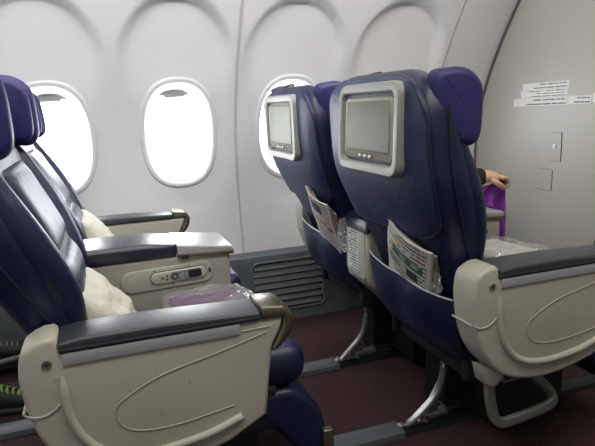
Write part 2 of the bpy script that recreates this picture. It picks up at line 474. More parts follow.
# ------------------------------------------------------------------ seats  (local x=0 at armrest pivot, y=0 at seat centre, z from floor)
REAR = [(.36, .03), (.45, .0), (.53, -.03), (.60, -.068), (.70, -.122), (.80, -.162), (.86, -.172), (.93, -.175), (1.0, -.176), (1.04, -.170)]
FRONT = [(.36, .06), (.45, .085), (.55, .058), (.64, .050), (.70, .032), (.78, .000), (.88, -.045), (.96, -.075), (1.04, -.10)]
HW = [(.36, .205), (.50, .220), (.62, .234), (.72, .262), (.82, .279), (1.04, .281)]
ZTOP, RT = 1.060, .140
def back_ring(z, n=56, p=4.2, inset=0.):
    xr, xf, hw = interp(REAR, z)+inset, interp(FRONT, z)-inset, interp(HW, z)-inset
    # round the top corners
    if z > ZTOP-RT:
        t = (z-(ZTOP-RT))/RT; k = 1-math.sqrt(max(0, 1-t*t)); hw -= RT*k*.9; c = (xr+xf)/2
        k2 = 1-math.sqrt(max(0, 1-t**4)); xr += (c-xr)*k2*.75; xf += (c-xf)*k2*.75
    cx, hx = (xr+xf)/2, (xf-xr)/2
    out = []
    for k in range(n):
        a = 2*PI*(k+.5)/n; c, s = math.cos(a), math.sin(a)
        q = 5. if c > 0 else 3.6
        out.append((cx+hx*math.copysign(abs(c)**(2/q), c), hw*math.copysign(abs(s)**(2/q), s), z))
    return out
def rear_x(z): return interp(REAR, z)

def make_seat(aisle):
    """aisle=True: armrest on the -y side; else on the +y side (window)"""
    sg = -1 if aisle else 1
    t = thing('passenger_seat', (0, 0, 0), '', 'seat')
    # --- backrest
    bm = bmesh.new()
    zs = [.36+.02*i for i in range(31)]+[.985, 1.0, 1.015, 1.028, 1.040, 1.048, 1.054, 1.058, 1.061]
    loft(bm, [back_ring(z) for z in zs])
    br = obj('backrest', bm, M_LEATHER, t, angle=60)
    # rear upholstery panel (worn grey-blue) with the seam
    bm = bmesh.new(); NZ, NY = 34, 22; W = []
    for i in range(NZ+1):
        z = .655+(1.046-.655)*i/NZ; row = []
        for j in range(NY+1):
            v = -1+2*j/NY
            hw = interp(HW, z)-.010
            if z > 1.046-.125:
                q = (z-(1.046-.125))/.125; hw -= .125*(1-math.sqrt(max(0, 1-q*q)))
            if z < .655+.05:
                q = ((.655+.05)-z)/.05; hw -= .05*(1-math.sqrt(max(0, 1-q*q)))
            y = v*hw
            uu = min(1, abs(y/interp(HW, z))); hxx = (interp(FRONT, z)-interp(REAR, z))/2; fall = hxx*(1-(1-uu**3.6)**(1/3.6))*.93
            x = rear_x(z)-.010+fall+(.012*smooth01((z-1.02)/.03))
            row.append(bm.verts.new((x, y, z)))
        W.append(row)
    for i in range(NZ):
        for j in range(NY): bm.faces.new((W[i][j], W[i][j+1], W[i+1][j+1], W[i+1][j]))
    edge = [W[0][j].co.copy() for j in range(NY+1)]+[W[i][NY].co.copy() for i in range(1, NZ+1)]+[W[NZ][j].co.copy() for j in range(NY-1, -1, -1)]+[W[i][0].co.copy() for i in range(NZ-1, 0, -1)]
    geo = bmesh.ops.extrude_face_region(bm, geom=bm.faces[:])
    for v in [g for g in geo['geom'] if isinstance(g, bmesh.types.BMVert)]: v.co.x += .022
    obj('back_panel', bm, M_LEATHER_GREY, t, angle=60)
    bm = bmesh.new(); tube(bm, [(p.x+.004, p.y*1.012, p.z) for p in edge], .004, n=8, closed=True)
    obj('piping', bm, M_PIPE, br)
    # side piping down the bolster
    for s in (-1, 1):
        bm = bmesh.new()
        pts = []
        for z in [.50+.03*i for i in range(17)]:
            pts.append((rear_x(z)+interp([(.5, .075), (.7, .080), (1.0, .062)], z), s*(interp(HW, z)+.0012), z))
        tube(bm, pts, .0032, n=8); obj('bolster_seam', bm, M_PIPE, br)
    # front padding: two pads in the centre
    for (za, zb) in ((.50, .70), (.715, .90)):
        bm = bmesh.new(); rings = []
        n = 18
        for i in range(n+1):
            z = za+(zb-za)*i/n; q = min(1, min(i, n-i)/3.5); e = math.sqrt(1-(1-q)**2)
            row = []
            for j in range(19):
                v = -1+2*j/18; k = 1-abs(v)**8
                row.append(Vector((interp(FRONT, z)-.004+.020*e*k, v*.155, z)))
            rings.append(row)
        R = [[bm.verts.new(p) for p in r] for r in rings]
        for a, b in zip(R, R[1:]):
            for j in range(18): bm.faces.new((a[j], a[j+1], b[j+1], b[j]))
        geo = bmesh.ops.extrude_face_region(bm, geom=bm.faces[:])
        for v in [g for g in geo['geom'] if isinstance(g, bmesh.types.BMVert)]: v.co.x -= .02
        obj('back_cushion', bm, M_LEATHER, t, angle=60)
    for s in (-1, 1):
        bm = bmesh.new()
        zz = [.50+.025*i for i in range(18)]
        tube(bm, [(interp(FRONT, z)-.016, s*(interp(HW, z)-.040), z) for z in zz], [.018+.018*math.sin(PI*i/17)**.5 for i in range(18)], n=14)
        obj('side_bolster', bm, M_LEATHER, t, angle=80)
    # headrest: centre pad and two folding wings
    bm = bmesh.new()
    rings = []
    for z, k in ((.905, .4), (.912, .8), (.93, 1), (.97, 1), (1.0, 1), (1.025, .95), (1.040, .75), (1.046, .35)):
        x0 = -.098-(z-.9)*.25; rings.append([(x0+.028*k*c, .155*(.93+.07*k)*s, z) for c, s in [((abs(math.cos(a))**.5)*math.copysign(1, math.cos(a)), (abs(math.sin(a))**.4)*math.copysign(1, math.sin(a))) for a in [2*PI*(i+.5)/28 for i in range(28)]]])
    loft(bm, rings)
    hr = obj('headrest', bm, M_HEAD, t, angle=60)
    hr['label'] = 'purple blue headrest cushion'
    for s in (-1, 1):
        bm = bmesh.new()
        zt, zb = 1.068, .892
        # wing: rounded slab standing forward of the back at each side
        out = []
        for (x, z) in ((-.085, zb+.012), (-.05, zb), (-.028, zb+.002), (-.012, zb+.02), (-.008, .95), (-.012, 1.02), (-.030, 1.05), (-.06, 1.066), (-.10, 1.066), (-.14, 1.05), (-.13, .97)):
            out.append((x, 0, z))
        oc = [(p.x, p.z) for p in spline(out, 5, closed=True)]
        prism(bm, oc, s*.244-.030, s*.244+.030, r=.022, seg=5)
        w = obj('headrest_wing', bm, M_HEAD, hr, angle=60)
        bm = bmesh.new()
        oc2 = [(-.02+(x+.02)*.93, .98+(z-.98)*.93) for x, z in oc]
        tube(bm, [(x, s*.232+.0305*s, z) for x, z in oc2], .0022, n=6, closed=True) if False else None
        prism(bm, [(-.045+(x+.045)*.80, .98+(z-.98)*.86) for x, z in oc], s*.190-.018, s*.190+.016, r=.013, seg=4)
        obj('inner_fold', bm, M_HEAD, w, angle=60)
    # dark loop on the top edge of the headrest
    bm = bmesh.new(); tube(bm, spline([(-.14, .10, 1.055), (-.125, .08, 1.068), (-.125, .02, 1.069), (-.135, .0, 1.057)], 5), .0035, n=8)
    obj('pull_loop', bm, M_BLACK, hr)
    # --- monitor set in the back
    zc, hy, hz = .919, .146, .089
    yc = -.036 if aisle else -.004
    bm = bmesh.new()
    def rr3(hy_, hz_, x, r): return [(x+(zz-zc)*-.01, yy, zz) for yy, zz in rrect(yc, zc, hy_, hz_, r, 6)]
    XR = -.196
    loft(bm, [rr3(hy+.022, hz+.024, XR+.026, .035), rr3(hy+.023, hz+.025, XR+.008, .036), rr3(hy+.019, hz+.021, XR, .033), rr3(hy+.004, hz+.004, XR-.001, .022),
              rr3(hy-.001, hz-.001, XR+.003, .018), rr3(hy-.003, hz-.003, XR+.022, .016)], cap=False)
    mf = obj('monitor_frame', bm, M_FRAMEP, t, angle=50)
    bm = bmesh.new(); rbox(bm, XR+.021, XR+.024, yc-hy, yc+hy, zc-hz, zc+hz, 0); obj('recess', bm, M_BLACK, mf)
    bm = bmesh.new()
    B = .010
    loft(bm, [rr3(hy-B, hz-B, XR+.022, .016), rr3(hy-B, hz-B, XR+.010, .016), rr3(hy-B-.004, hz-B-.004, XR+.005, .014)])
    mo = obj('monitor', bm, M_BEZEL, mf, angle=50)
    bm = bmesh.new(); prism(bm, rrect(yc, zc+.007, hy-.026, hz-.027, .004, 3), XR+.0042, XR+.0052, r=0, axis='X')
    o = obj('screen', bm, M_SCREEN, mf)
    bm = bmesh.new(); prism(bm, rrect(yc, zc+.007, hy-.0235, hz-.0245, .005, 3), XR+.0046, XR+.0056, r=0, axis='X')
    obj('screen_gasket', bm, M_GROOVE, mf)
    for k in (-1, 0, 1):
        bm = bmesh.new(); prism(bm, rrect(yc+k*.028, zc-hz+.019, .010, .0042, .0038, 4), XR+.001, XR+.006, r=.001, seg=2, axis='X')
        obj('button', bm, M_BEZEL, mf)
        bm = bmesh.new(); prism(bm, rrect(yc+k*.028, zc-hz+.019, .0112, .0054, .0048, 4), XR+.0035, XR+.0055, r=0, axis='X')
        obj('button_gap', bm, M_GROOVE, mf)
    # --- literature pocket: a bellied sheet with an elastic hem
    bm = bmesh.new(); NZ, NY = 22, 24; W = []
    for i in range(NZ+1):
        q = i/NZ; row = []
        for j in range(NY+1):
            v = -1+2*j/NY
            z0, z1 = .295+.02*abs(v)**3, .520+.020*v
            z = z0+(z1-z0)*q
            hwp = .222-.014*(1-q)**2
            belly = (1-abs(v)**4)*math.sin(PI*min(1, q*.62+.12))
            base = interp([(.30, .055), (.36, .012), (.45, -.012), (.54, -.030)], z)
            wr = .004*noise.noise(Vector((v*2.1, q*3, 3.1+sg)))+.003*math.sin(7*v+3*q)*(1-abs(v))
            row.append(bm.verts.new((base-.048*belly-.006+wr, v*hwp, z)))
        W.append(row)
    for i in range(NZ):
        for j in range(NY): bm.faces.new((W[i][j], W[i][j+1], W[i+1][j+1], W[i+1][j]))
    hem = [W[NZ][j].co.copy() for j in range(NY+1)]
    geo = bmesh.ops.extrude_face_region(bm, geom=bm.faces[:])
    for v in [g for g in geo['geom'] if isinstance(g, bmesh.types.BMVert)]: v.co.x += .004
    pk = obj('literature_pocket', bm, M_LEATHER, t, angle=70)
    bm = bmesh.new(); tube(bm, [(p.x+.0015, p.y, p.z+.001) for p in hem], .0028, n=8)
    o = obj('hem', bm, M_STRIP, pk); o['label'] = 'pale piping along the pocket mouth'
    # --- seat cushion, leg rest, shroud
    bm = bmesh.new(); rbox(bm, .07, .540, -.205, .205, .345, .452, .045, 5)
    for v in bm.verts:
        if v.co.z > .42: v.co.z += .008*(1-(v.co.y/.21)**2)*math.sin(PI*min(1, max(0, (v.co.x-.05)/.45)))
    sc_ = obj('seat_cushion', bm, M_LEATHER, t, angle=60)
    bm = bmesh.new()
    oc = [(p.x, p.z) for p in spline([(.40, 0, .335), (.48, 0, .345), (.525, 0, .325), (.560, 0, .285), (.578, 0, .235), (.576, 0, .175), (.548, 0, .150), (.51, 0, .165), (.455, 0, .24), (.40, 0, .30)], 5, closed=True)]
    prism(bm, oc, -.205, .205, r=.018, seg=4)
    lr = obj('leg_rest', bm, M_LEATHER, t, angle=60)
    bm = bmesh.new(); rbox(bm, .565, .592, -.218, -.196, .125, .225, .004); rbox(bm, .565, .592, .196, .218, .125, .225, .004); rbox(bm, .57, .59, -.2, .2, .125, .142, .003)
    o = obj('foot_bar', bm, M_PEWTER, lr); o['label'] = 'pewter foot bar'
    bm = bmesh.new(); rbox(bm, .05, .43, -.20, .20, .24, .345, .02, 3)
    for yy in (-.19, .19): rbox(bm, .03, .46, yy-.012, yy+.012, .25, .36, .01, 3)
    obj('seat_frame', bm, M_DARKCLOTH, t)
    # --- legs on the track, plus a black shade block under the seat
    ly = (1.380-1.355) if aisle else (1.868-1.979)
    bm = bmesh.new()
    prism(bm, [(.125, .022), (.36, .022), (.38, .26), (.135, .26)], ly+.012, ly+.13, r=.004)
    prism(bm, [(.20, .04), (.42, .04), (.42, .26), (.20, .26)], ly-.17, ly+.20, r=.004)  # black box added to stand in for the shade under the seat
    rbox(bm, .12, .34, ly-.012, ly+.040, .018, .045, .006)
    obj('leg', bm, M_BLACK, t)
    bm = bmesh.new()
    dx = -.030 if aisle else -.052
    arc = spline([(.125+dx, ly-.02, .262), (.132+dx, ly-.02, .185), (.110+dx, ly-.02, .112), (.062+dx, ly-.02, .062), (.005+dx*.5, ly-.02, .034), (-.035, ly-.02, .026)], 8)
    tube(bm, arc, .01, n=10, sq=(.010, .0085), up=(0, 0, 1))
    rbox(bm, .108+dx, .150+dx, ly-.030, ly-.008, .252, .270, .004)
    obj('leg', bm, M_ALU, t)['label'] = 'curved bright metal leg strut'
    bm = bmesh.new()
    prism(bm, [(.122+dx, .03), (.125+dx, .135), (.095+dx, .085), (.045+dx, .045), (.03+dx, .03)], ly-.006, ly+.004, r=.001, seg=1)
    for k in range(3):
        a = .052+dx+k*.018
        tube(bm, [(a, ly-.008, .045), (a+.035, ly-.008, .085)], .0035, n=6)
    rbox(bm, .03, .20, ly-.012, ly+.020, .018, .040, .006)
    lg = obj('leg', bm, M_ALU, t); lg['label'] = 'ribbed metal gusset of the leg'
    bm = bmesh.new()
    rbox(bm, -.055, .03, ly-.026, ly-.004, .022, .032, .004); cyl(bm, (-.04, ly-.015, .034), (0, 0, 1), .009, .008)
    cyl(bm, (.01, ly-.028, .036), (0, 1, 0), .007, .02); cyl(bm, (.035, ly-.026, .030), (0, 1, 0), .006, .02)
    obj('track_fitting', bm, M_CHROME, lg)
    # --- armrest
    ya = (-.335, -.247) if aisle else (.212, .292)     # outer..inner
    yo, yi = (ya[0], ya[1]) if aisle else (ya[1], ya[0])
    dirn = -1 if aisle else 1
    ol = spline([(-.022, 0, .606), (-.040, 0, .592), (-.048, 0, .56), (-.048, 0, .52), (-.038, 0, .455), (-.014, 0, .395), (.03, 0, .343), (.09, 0, .316), (.17, 0, .306), (.255, 0, .316), (.318, 0, .332)], 6)
    ol = [(p.x, p.z) for p in ol]+[(.398, .375), (.408, .46), (.418, .525), (.436, .556), (.444, .582), (.022, .582), (.020, .606), (.014, .613), (-.004, .613)]
    bm = bmesh.new(); prism(bm, ol, min(ya), max(ya), r=.010, seg=4)
    ar = obj('armrest', bm, M_BEIGE, t, angle=50); ar['label'] = 'scuffed beige plastic armrest side'
    # outer raised ridge and lower moulding
    bm = bmesh.new()
    rd = spline([(.022, 0, .540), (.026, 0, .465), (.050, 0, .405), (.095, 0, .366), (.17, 0, .352), (.27, 0, .362), (.345, 0, .385)], 8)
    tube(bm, [(p.x, yo+dirn*.001, p.z) for p in rd], [.0085*min(1, math.sqrt(min(1, (k+.15)/3))) for k in range(len(rd))], n=12)
    obj('ridge', bm, M_BEIGE, ar)
    bm = bmesh.new()
    rd = spline([(-.047, 0, .478), (-.030, 0, .470), (-.008, 0, .472), (.012, 0, .486), (.022, 0, .50)], 8)
    tube(bm, [(p.x, yo+dirn*.0005, p.z) for p in rd], .0022, n=6)
    rbox(bm, -.052, -.046, min(ya)+.006, max(ya)-.006, .4745, .480, .002)
    obj('joint_line', bm, M_BEIGE2, ar)
    bm = bmesh.new()
    rd = spline([(.405, 0, .556), (.30, 0, .530), (.20, 0, .508), (.135, 0, .480), (.106, 0, .455), (.114, 0, .42), (.15, 0, .401), (.22, 0, .398), (.33, 0, .412)], 8)
    tube(bm, [(p.x, yo+dirn*.0004, p.z) for p in rd], .0015, n=6)
    obj('oval_crease', bm, M_BEIGE2, ar)
    bm = bmesh.new(); tube(bm, [(.355, yo+dirn*.0004, .566), (.415, yo+dirn*.0004, .567), (.408, yo+dirn*.0004, .545)], .0014, n=6)
    obj('cover_joint', bm, M_BEIGE, ar)
    for (sx, sz, rr_) in ((0, .568, .0085),):
        bm = bmesh.new(); cyl(bm, (sx, yo+dirn*.001, sz), (0, 1, 0), rr_, .005); o = obj('screw', bm, M_CHROME, ar); o['label'] = 'chrome screw'
        bm = bmesh.new(); rbox(bm, sx-.005, sx+.005, yo+dirn*.0038-.0006, yo+dirn*.0038+.0006, sz-.001, sz+.001, 0); rbox(bm, sx-.001, sx+.001, yo+dirn*.0038-.0006, yo+dirn*.0038+.0006, sz-.005, sz+.005, 0)
        obj('screw_slot', bm, M_BLACK, o)
    bm = bmesh.new(); rbox(bm, .026, .352, yo-.0035, yo+.0035, .560, .583, .002)
    o = obj('trim_strip', bm, M_STRIP, ar); o['label'] = 'silver strip under the pad'
    bm = bmesh.new()
    prism(bm, [(.022, .582), (.394, .582), (.394, .600), (.20, .608), (.06, .608), (.022, .603)], min(ya)-.004, max(ya)+.004, r=.007, seg=4)
    prism(bm, [(.022, .587), (.394, .587), (.394, .592), (.022, .592)], min(ya)-.006, max(ya)+.006, r=.002, seg=2)
    o = obj('arm_pad', bm, M_PAD, ar); o['label'] = 'dark leather arm pad'
    bm = bmesh.new()
    oc = [(.396, .583), (.396, .610), (.440, .606), (.456, .598), (.465, .580), (.461, .556), (.448, .534), (.431, .519), (.416, .512), (.416, .520), (.430, .542), (.441, .564), (.443, .583)]
    prism(bm, oc, min(ya)-.004, max(ya)+.004, r=.006, seg=3)
    o = obj('end_cap', bm, M_PEWTER, ar); o['label'] = 'shiny pewter armrest end cap'
    if not aisle: ar.scale.x = .94
    if aisle:
        # bent baggage bar under the seat with its bracket
        bm = bmesh.new()
        y0 = -.275
        pts = spline([(.046, y0, .315), (.052, y0, .245), (.064, y0, .193), (.082, y0+.002, .168), (.112, y0+.004, .160), (.19, y0+.004, .168), (.250, y0+.006, .176),
                      (.276, y0+.02, .188), (.278, y0+.06, .205), (.255, y0+.12, .235), (.20, y0+.20, .26)], 7)
        tube(bm, pts, .01, n=12, sq=(.013, .010), up=(0, 1, 0))
        bb_ = obj('baggage_bar', bm, M_BAR, t); bb_['label'] = 'bent grey baggage bar'
        bm = bmesh.new(); tube(bm, spline([(.085, y0, .315), (.09, y0, .285), (.10, y0, .28), (.16, y0, .285), (.18, y0, .30), (.20, y0, .32)], 4), .004, n=8)
        obj('wire_bracket', bm, M_BAR, bb_)
        bm = bmesh.new(); prism(bm, [(.010, .345), (.078, .325), (.072, .300), (.056, .286), (.036, .284), (.020, .298)], y0-.026, y0+.03, r=.012)
        obj('bar_mount', bm, M_BEIGE, bb_)
    return t

def make_console():
    """between the seats; local y 0 = console centre, width .18"""
    t = thing('center_console', (0, 0, 0), '', 'console')
    h = .086
    bm = bmesh.new()
    ol = [(-.048, .604), (-.056, .585), (-.058, .45), (-.050, .418), (-.02, .392), (.065, .305), (.12, .290), (.38, .290), (.43, .31), (.452, .40), (.452, .592), (.44, .598)]
    prism(bm, ol, -h, h, r=.014, seg=4)
    b = obj('console_body', bm, M_BEIGE2, t, angle=50)
    bm = bmesh.new(); prism(bm, rrect(.018, .522, .040, .073, .004, 3), -.0605, -.057, r=.0005, seg=1, axis='X')
    o = obj('notice', bm, M_LABEL, b); o['label'] = 'white printed safety notice'
    bm = bmesh.new(); prism(bm, rrect(0, .518, .066, .086, .012, 4), -.0595, -.055, r=.002, seg=2, axis='X')
    obj('rear_cover', bm, M_BEIGE, b)
    bm = bmesh.new()
    prism(bm, [(-.062, .590), (.30, .594), (.30, .630), (.22, .640), (.0, .641), (-.045, .635), (-.060, .620)], -h-.006, h+.006, r=.016, seg=5)
    o = obj('console_pad', bm, M_CONSPAD, t, angle=60); o['label'] = 'glossy navy padded console top'
    bm = bmesh.new()
    prism(bm, [(.303, .598), (.458, .594), (.460, .607), (.451, .613), (.303, .630)], -h-.006, h+.006, r=.005, seg=3)
    o = obj('console_lid', bm, M_SILVERP, t); o['label'] = 'silver lid of the console'
    bm = bmesh.new()
    prism(bm, [(.303, .592), (.462, .586), (.463, .596), (.303, .604)], -h-.009, h+.009, r=.003, seg=2)
    o2 = obj('lid_rim', bm, M_PEWTER, o)
    bm = bmesh.new(); rbox(bm, .312, .332, -h-.012, -h-.006, .589, .602, .002); obj('lid_latch', bm, M_BLACK, o)
    # remote control docked in the aisle-facing side
    yo = -h
    bm = bmesh.new()
    Mx = Matrix.Translation((.272, 0, .542)) @ Matrix.Rotation(math.radians(-2), 4, 'Y')
    prism(bm, [(p[0], p[1]) for p in rrect(0, 0, .128, .031, .0305, 8)], yo-.006, yo+.004, r=.003, seg=3, M=Mx)
    dk = obj('remote_dock', bm, M_BEIGE, b)
    bm = bmesh.new(); prism(bm, rrect(.030, .002, .080, .0185, .018, 8), yo-.0068, yo-.005, r=0, M=Mx); obj('dock_gap', bm, M_GROOVE, dk)
    bm = bmesh.new(); prism(bm, rrect(.030, .002, .078, .0165, .016, 8), yo-.013, yo-.005, r=.003, seg=3, M=Mx)
    rm = obj('remote_handset', bm, M_BEIGE, dk)
    bm = bmesh.new(); prism(bm, rrect(.048, .002, .044, .0125, .012, 8), yo-.0142, yo-.012, r=0, M=Mx); obj('key_panel', bm, M_REMOTEGR, dk)
    bm = bmesh.new(); prism(bm, rrect(.074, .002, .018, .0115, .006, 6), yo-.0152, yo-.013, r=0, M=Mx); obj('handset_display', bm, M_REMOTEBLK, dk)
    bm = bmesh.new(); cyl(bm, Mx @ Vector((.018, yo-.014, .002)), (0, 1, 0), .0095, .004); obj('round_key', bm, M_MARK, dk)
    bm = bmesh.new(); cyl(bm, Mx @ Vector((.018, yo-.016, .002)), (0, 1, 0), .004, .002); obj('round_key', bm, M_STRIP, dk)
    for (a, c) in ((.040, .007), (.040, -.004), (.050, .004), (-.004, .006), (-.004, -.004), (-.016, .002), (.034, .002)):
        bm = bmesh.new(); cyl(bm, Mx @ Vector((a, yo-.0145, c)), (0, 1, 0), .003, .002, n=12, bev=0); obj('key', bm, M_STRIP if a > .02 else M_MARK, dk)
    bm = bmesh.new()
    for k in range(3): rbox(bm, .006-.0-.070+k*.006+.018, .009-.0-.070+k*.006+.018, yo-.0068, yo-.0055, -.008, .010, 0, M=Mx)
    rbox(bm, .113, .121, yo-.0070, yo-.0055, -.006, .008, .001, M=Mx)
    for a, c in ((-.036, .023), (.060, .024), (.094, -.019), (.012, -.022)): rbox(bm, a-.002, a+.002, yo-.0068, yo-.0055, c-.002, c+.002, 0, M=Mx)
    obj('dock_markings', bm, M_MARK, dk)
    return t

ROW = (.82, -.13)
YN, YF, YC = 1.355, 1.979, 1.632
G = 'blue leather passenger seats in two rows'
sA = make_seat(True); sW = make_seat(False); cn = make_console()
sA['label'] = 'navy leather aisle seat in front row, large monitor in its back'
sW['label'] = 'navy leather window seat in front row, smaller-looking monitor before a window'
cn['label'] = 'beige console with navy pad and notice between the two front-row seats'
for o in (sA, sW): o['group'] = G
cn['group'] = 'consoles between the seats'
sA2, sW2, cn2 = copy_tree(sA), copy_tree(sW), copy_tree(cn)
sA2['label'] = 'navy leather aisle seat at left, nearest the camera, big beige armrest side'
sW2['label'] = 'navy leather window seat at far left beside the bright leftmost window'
cn2['label'] = 'console with silver lid and docked remote at left, between second-row seats'
sA.location = (ROW[0], YN, 0); sW.location = (ROW[0], YF, 0); cn.location = (ROW[0], YC, 0)
def recline(seat, deg, lift=0.):
    M = Matrix.Translation((.02, 0, .50)) @ Matrix.Rotation(math.radians(deg), 4, 'Y') @ Matrix.Translation((-.02, 0, -.50))
    for c in seat.children:
        nm = c.name.split('.')[0]
        if nm in ('backrest', 'back_panel', 'back_cushion', 'side_bolster', 'headrest', 'monitor_frame'):
            c.matrix_basis = M @ Matrix.Translation((0, 0, lift if nm == 'headrest' else 0))
recline(sA, 3.3, -.006); recline(sA2, -.3, .034); recline(sW2, -4.2, .035)
sA2.location = (ROW[1], YN, 0); sW2.location = (ROW[1], YF, 0); cn2.location = (ROW[1], YC, 0)

# ------------------------------------------------------------------ pillows
def make_pillow(name, loc, rot, size, label, m=M_PILLOW, seed=0, nm='pillow'):
    a, b, c = size
    t = thing(name, loc, label, 'pillow'); t.rotation_euler = rot
    bm = bmesh.new(); n = 30; top = {}; bot = {}
    for i in range(n+1):
        for j in range(n+1):
            u, v = -1+2*i/n, -1+2*j/n
            e = (1-u**6)*(1-v**6); th = c*(max(0, (1-u*u)*(1-v*v)))**.32
            pinch = 1-.07*(1-abs(u)**2)*abs(v)**4
            pinch2 = 1-.07*(1-abs(v)**2)*abs(u)**4
            wr = .10*noise.noise(Vector((u*2.2+seed, v*2.2, seed*1.7)))+.05*noise.noise(Vector((u*5+seed, v*5, 9)))
            x, y = a*u*pinch2, b*v*pinch
            border = i in (0, n) or j in (0, n)
            p = bm.verts.new((x, y, 0 if border else th*(1+wr*2)))
            top[i, j] = p
            bot[i, j] = p if border else bm.verts.new((x, y, -th*(1+wr)))
    for i in range(n):
        for j in range(n):
            bm.faces.new((top[i, j], top[i+1, j], top[i+1, j+1], top[i, j+1]))
            try: bm.faces.new((bot[i, j], bot[i, j+1], bot[i+1, j+1], bot[i+1, j]))
            except ValueError: pass
    ring = [top[i, 0].co.copy() for i in range(n)]+[top[n, j].co.copy() for j in range(n)]+[top[i, n].co.copy() for i in range(n, 0, -1)]+[top[0, j].co.copy() for j in range(n, 0, -1)]
    obj('pillow_case', bm, m, t, angle=80)
    bm = bmesh.new(); tube(bm, ring, .003, n=6, closed=True); obj('seam', bm, M_PIPEW, t)
    return t
make_pillow('pillow', (-.030, 1.33, .525), (math.radians(0), math.radians(55), 0), (.118, .15, .060), 'cream cotton pillow against the nearest seat back, left of the near armrest pad', seed=1)
make_pillow('pillow', (-.045, 2.03, .558), (0, math.radians(60), math.radians(0)), (.115, .15, .052), 'white pillow on the window seat at left, under the leftmost window', seed=5)

# ------------------------------------------------------------------ wrapped blankets
def wrapped(loc, rot, size, m, label):
    t = thing('wrapped_blanket', loc, label, 'blanket', 'blankets in clear bags'); t.rotation_euler = rot
    a, b, c = size
    bm = bmesh.new()
    for k in range(3): rbox(bm, -a+k*.004, a-k*.006, -b, b, k*c/3+.002, (k+1)*c/3-.001, c/6*.95, 4)
    for v in bm.verts: v.co.z += .004*noise.noise(v.co*14)
    obj('blanket', bm, m, t, angle=70)
    bm = bmesh.new(); bmesh.ops.create_icosphere(bm, subdivisions=5, radius=1)
    for v in bm.verts:
        d = v.co.copy(); s = [math.copysign(abs(q)**.42, q) for q in d]
        p = Vector((s[0]*(a+.016), s[1]*(b+.016), s[2]*(c/2+.008)+c/2+.007))
        q = noise.noise(p*38)+.5*noise.noise(p*90)
        p += d*q*.008; p.z = max(.0, p.z); v.co = p
    obj('clear_bag', bm, M_PLAST, t, angle=20)
    return t
wrapped((.235, 1.40, .462), (0, 0, math.radians(4)), (.10, .115, .034), M_PURPLED, 'purple blanket in a clear plastic bag on the nearest seat cushion')
wrapped((1.115, 1.33, .462), (math.radians(0), math.radians(0), math.radians(8)), (.09, .12, .085), M_WHITECL, 'white bedding in a clear plastic bag on the front aisle seat')

# ------------------------------------------------------------------ printed matter in the pockets
def folded_paper(name, cx, yc, z0, w, h, thick, lean, roll, m, label, cat, curl=.02):
    """a folded paper standing in a seat pocket; local z up the seat back, y across"""
    t = thing(name, (cx, yc, z0), label, cat)
    t.rotation_euler = (math.radians(roll), math.radians(lean), 0)
    layers = 4
    for k in range(layers):
        bm = bmesh.new(); n = 16; A = []
        off = k*thick/layers
        for i in range(n+1):
            row = []
            for j in range(13):
                u, v = i/n-.5, j/12
                x = off*(1+.25*v)+curl*(2*u)**2*(.3+v)*(1 if k < layers else 1)-curl*.3+.0015*math.sin(9*v+k)
                row.append(bm.verts.new((x, u*w, v*(h-(.012*k)*(1-u)))))
            A.append(row)
        for i in range(n):
            for j in range(12): bm.faces.new((A[i][j], A[i+1][j], A[i+1][j+1], A[i][j+1]))
        geo = bmesh.ops.extrude_face_region(bm, geom=bm.faces[:])
        for v in [g for g in geo['geom'] if isinstance(g, bmesh.types.BMVert)]: v.co.x += thick/layers*.72
        obj('front_page' if k == 0 else 'inner_sheet', bm, m if k == 0 else M_PAGES, t, angle=60)
    # rolled fold along the aisle-side edge
    return t
folded_paper('newspaper', .765, 1.86, .49, .15, .235, .020, -26, 22, M_NEWSA, 'folded newspaper with red and navy print in the far front seat pocket', 'newspaper', .012)
folded_paper('magazine', .775, 1.32, .475, .19, .21, .042, -20, 24, M_NEWSB, 'thick folded magazine with green band in the near front seat pocket', 'magazine', .016)

def crumple(loc, size, label, seed=0, rot=(0, 0, 0)):
    bm = bmesh.new(); bmesh.ops.create_icosphere(bm, subdivisions=4, radius=1)
    for v in bm.verts:
        d = v.co.copy(); q = 1+.35*noise.noise(d*2.3+Vector((seed, 0, 0)))+.22*noise.noise(d*6+Vector((seed, 3, 0)))
        v.co = Vector((d.x*size[0], d.y*size[1], d.z*size[2]))*q
    o = obj('plastic_wrapper', bm, M_PLAST, None, angle=15); o.location = loc; o.rotation_euler = rot
    return tag(o, label, 'wrapper', 'clear wrappers in the pockets')
crumple((.772, 1.205, .535), (.012, .05, .034), 'crumpled clear wrapper beside the magazine in the near front pocket', 2)
crumple((.755, 1.80-.08, .55), (.016, .035, .055), 'crumpled clear wrapper beside the newspaper in the far front pocket', 5)
crumple((-.245, 1.70, .455), (.020, .03, .055), 'crumpled clear bag hanging behind the nearest seat back, above the sneakers', 8)

# ------------------------------------------------------------------ people
def skin_mesh(name, verts, edges, roots, m, parent=None, sub=2):
    me = bpy.data.meshes.new(name); me.from_pydata([v[0] for v in verts], edges, [])
    o = bpy.data.objects.new(name, me); COL.objects.link(o)
    sk = o.modifiers.new('Skin', 'SKIN'); sk.use_smooth_shade = True; sk.branch_smoothing = .3
    d = me.skin_vertices[0].data
    for i, (_, r) in enumerate(verts):
        r = r if isinstance(r, tuple) else (r, r); d[i].radius = r; d[i].use_root = i in roots
    s = o.modifiers.new('Sub', 'SUBSURF'); s.levels = sub; s.render_levels = sub
    bpy.context.view_layer.update()
    dg = bpy.context.evaluated_depsgraph_get(); ev = o.evaluated_get(dg)
    nm = bpy.data.meshes.new_from_object(ev)
    o.modifiers.clear(); o.data = nm; nm.materials.clear(); nm.materials.append(m)
    for p in nm.polygons: p.use_smooth = True
    if parent: o.parent = parent
    return o
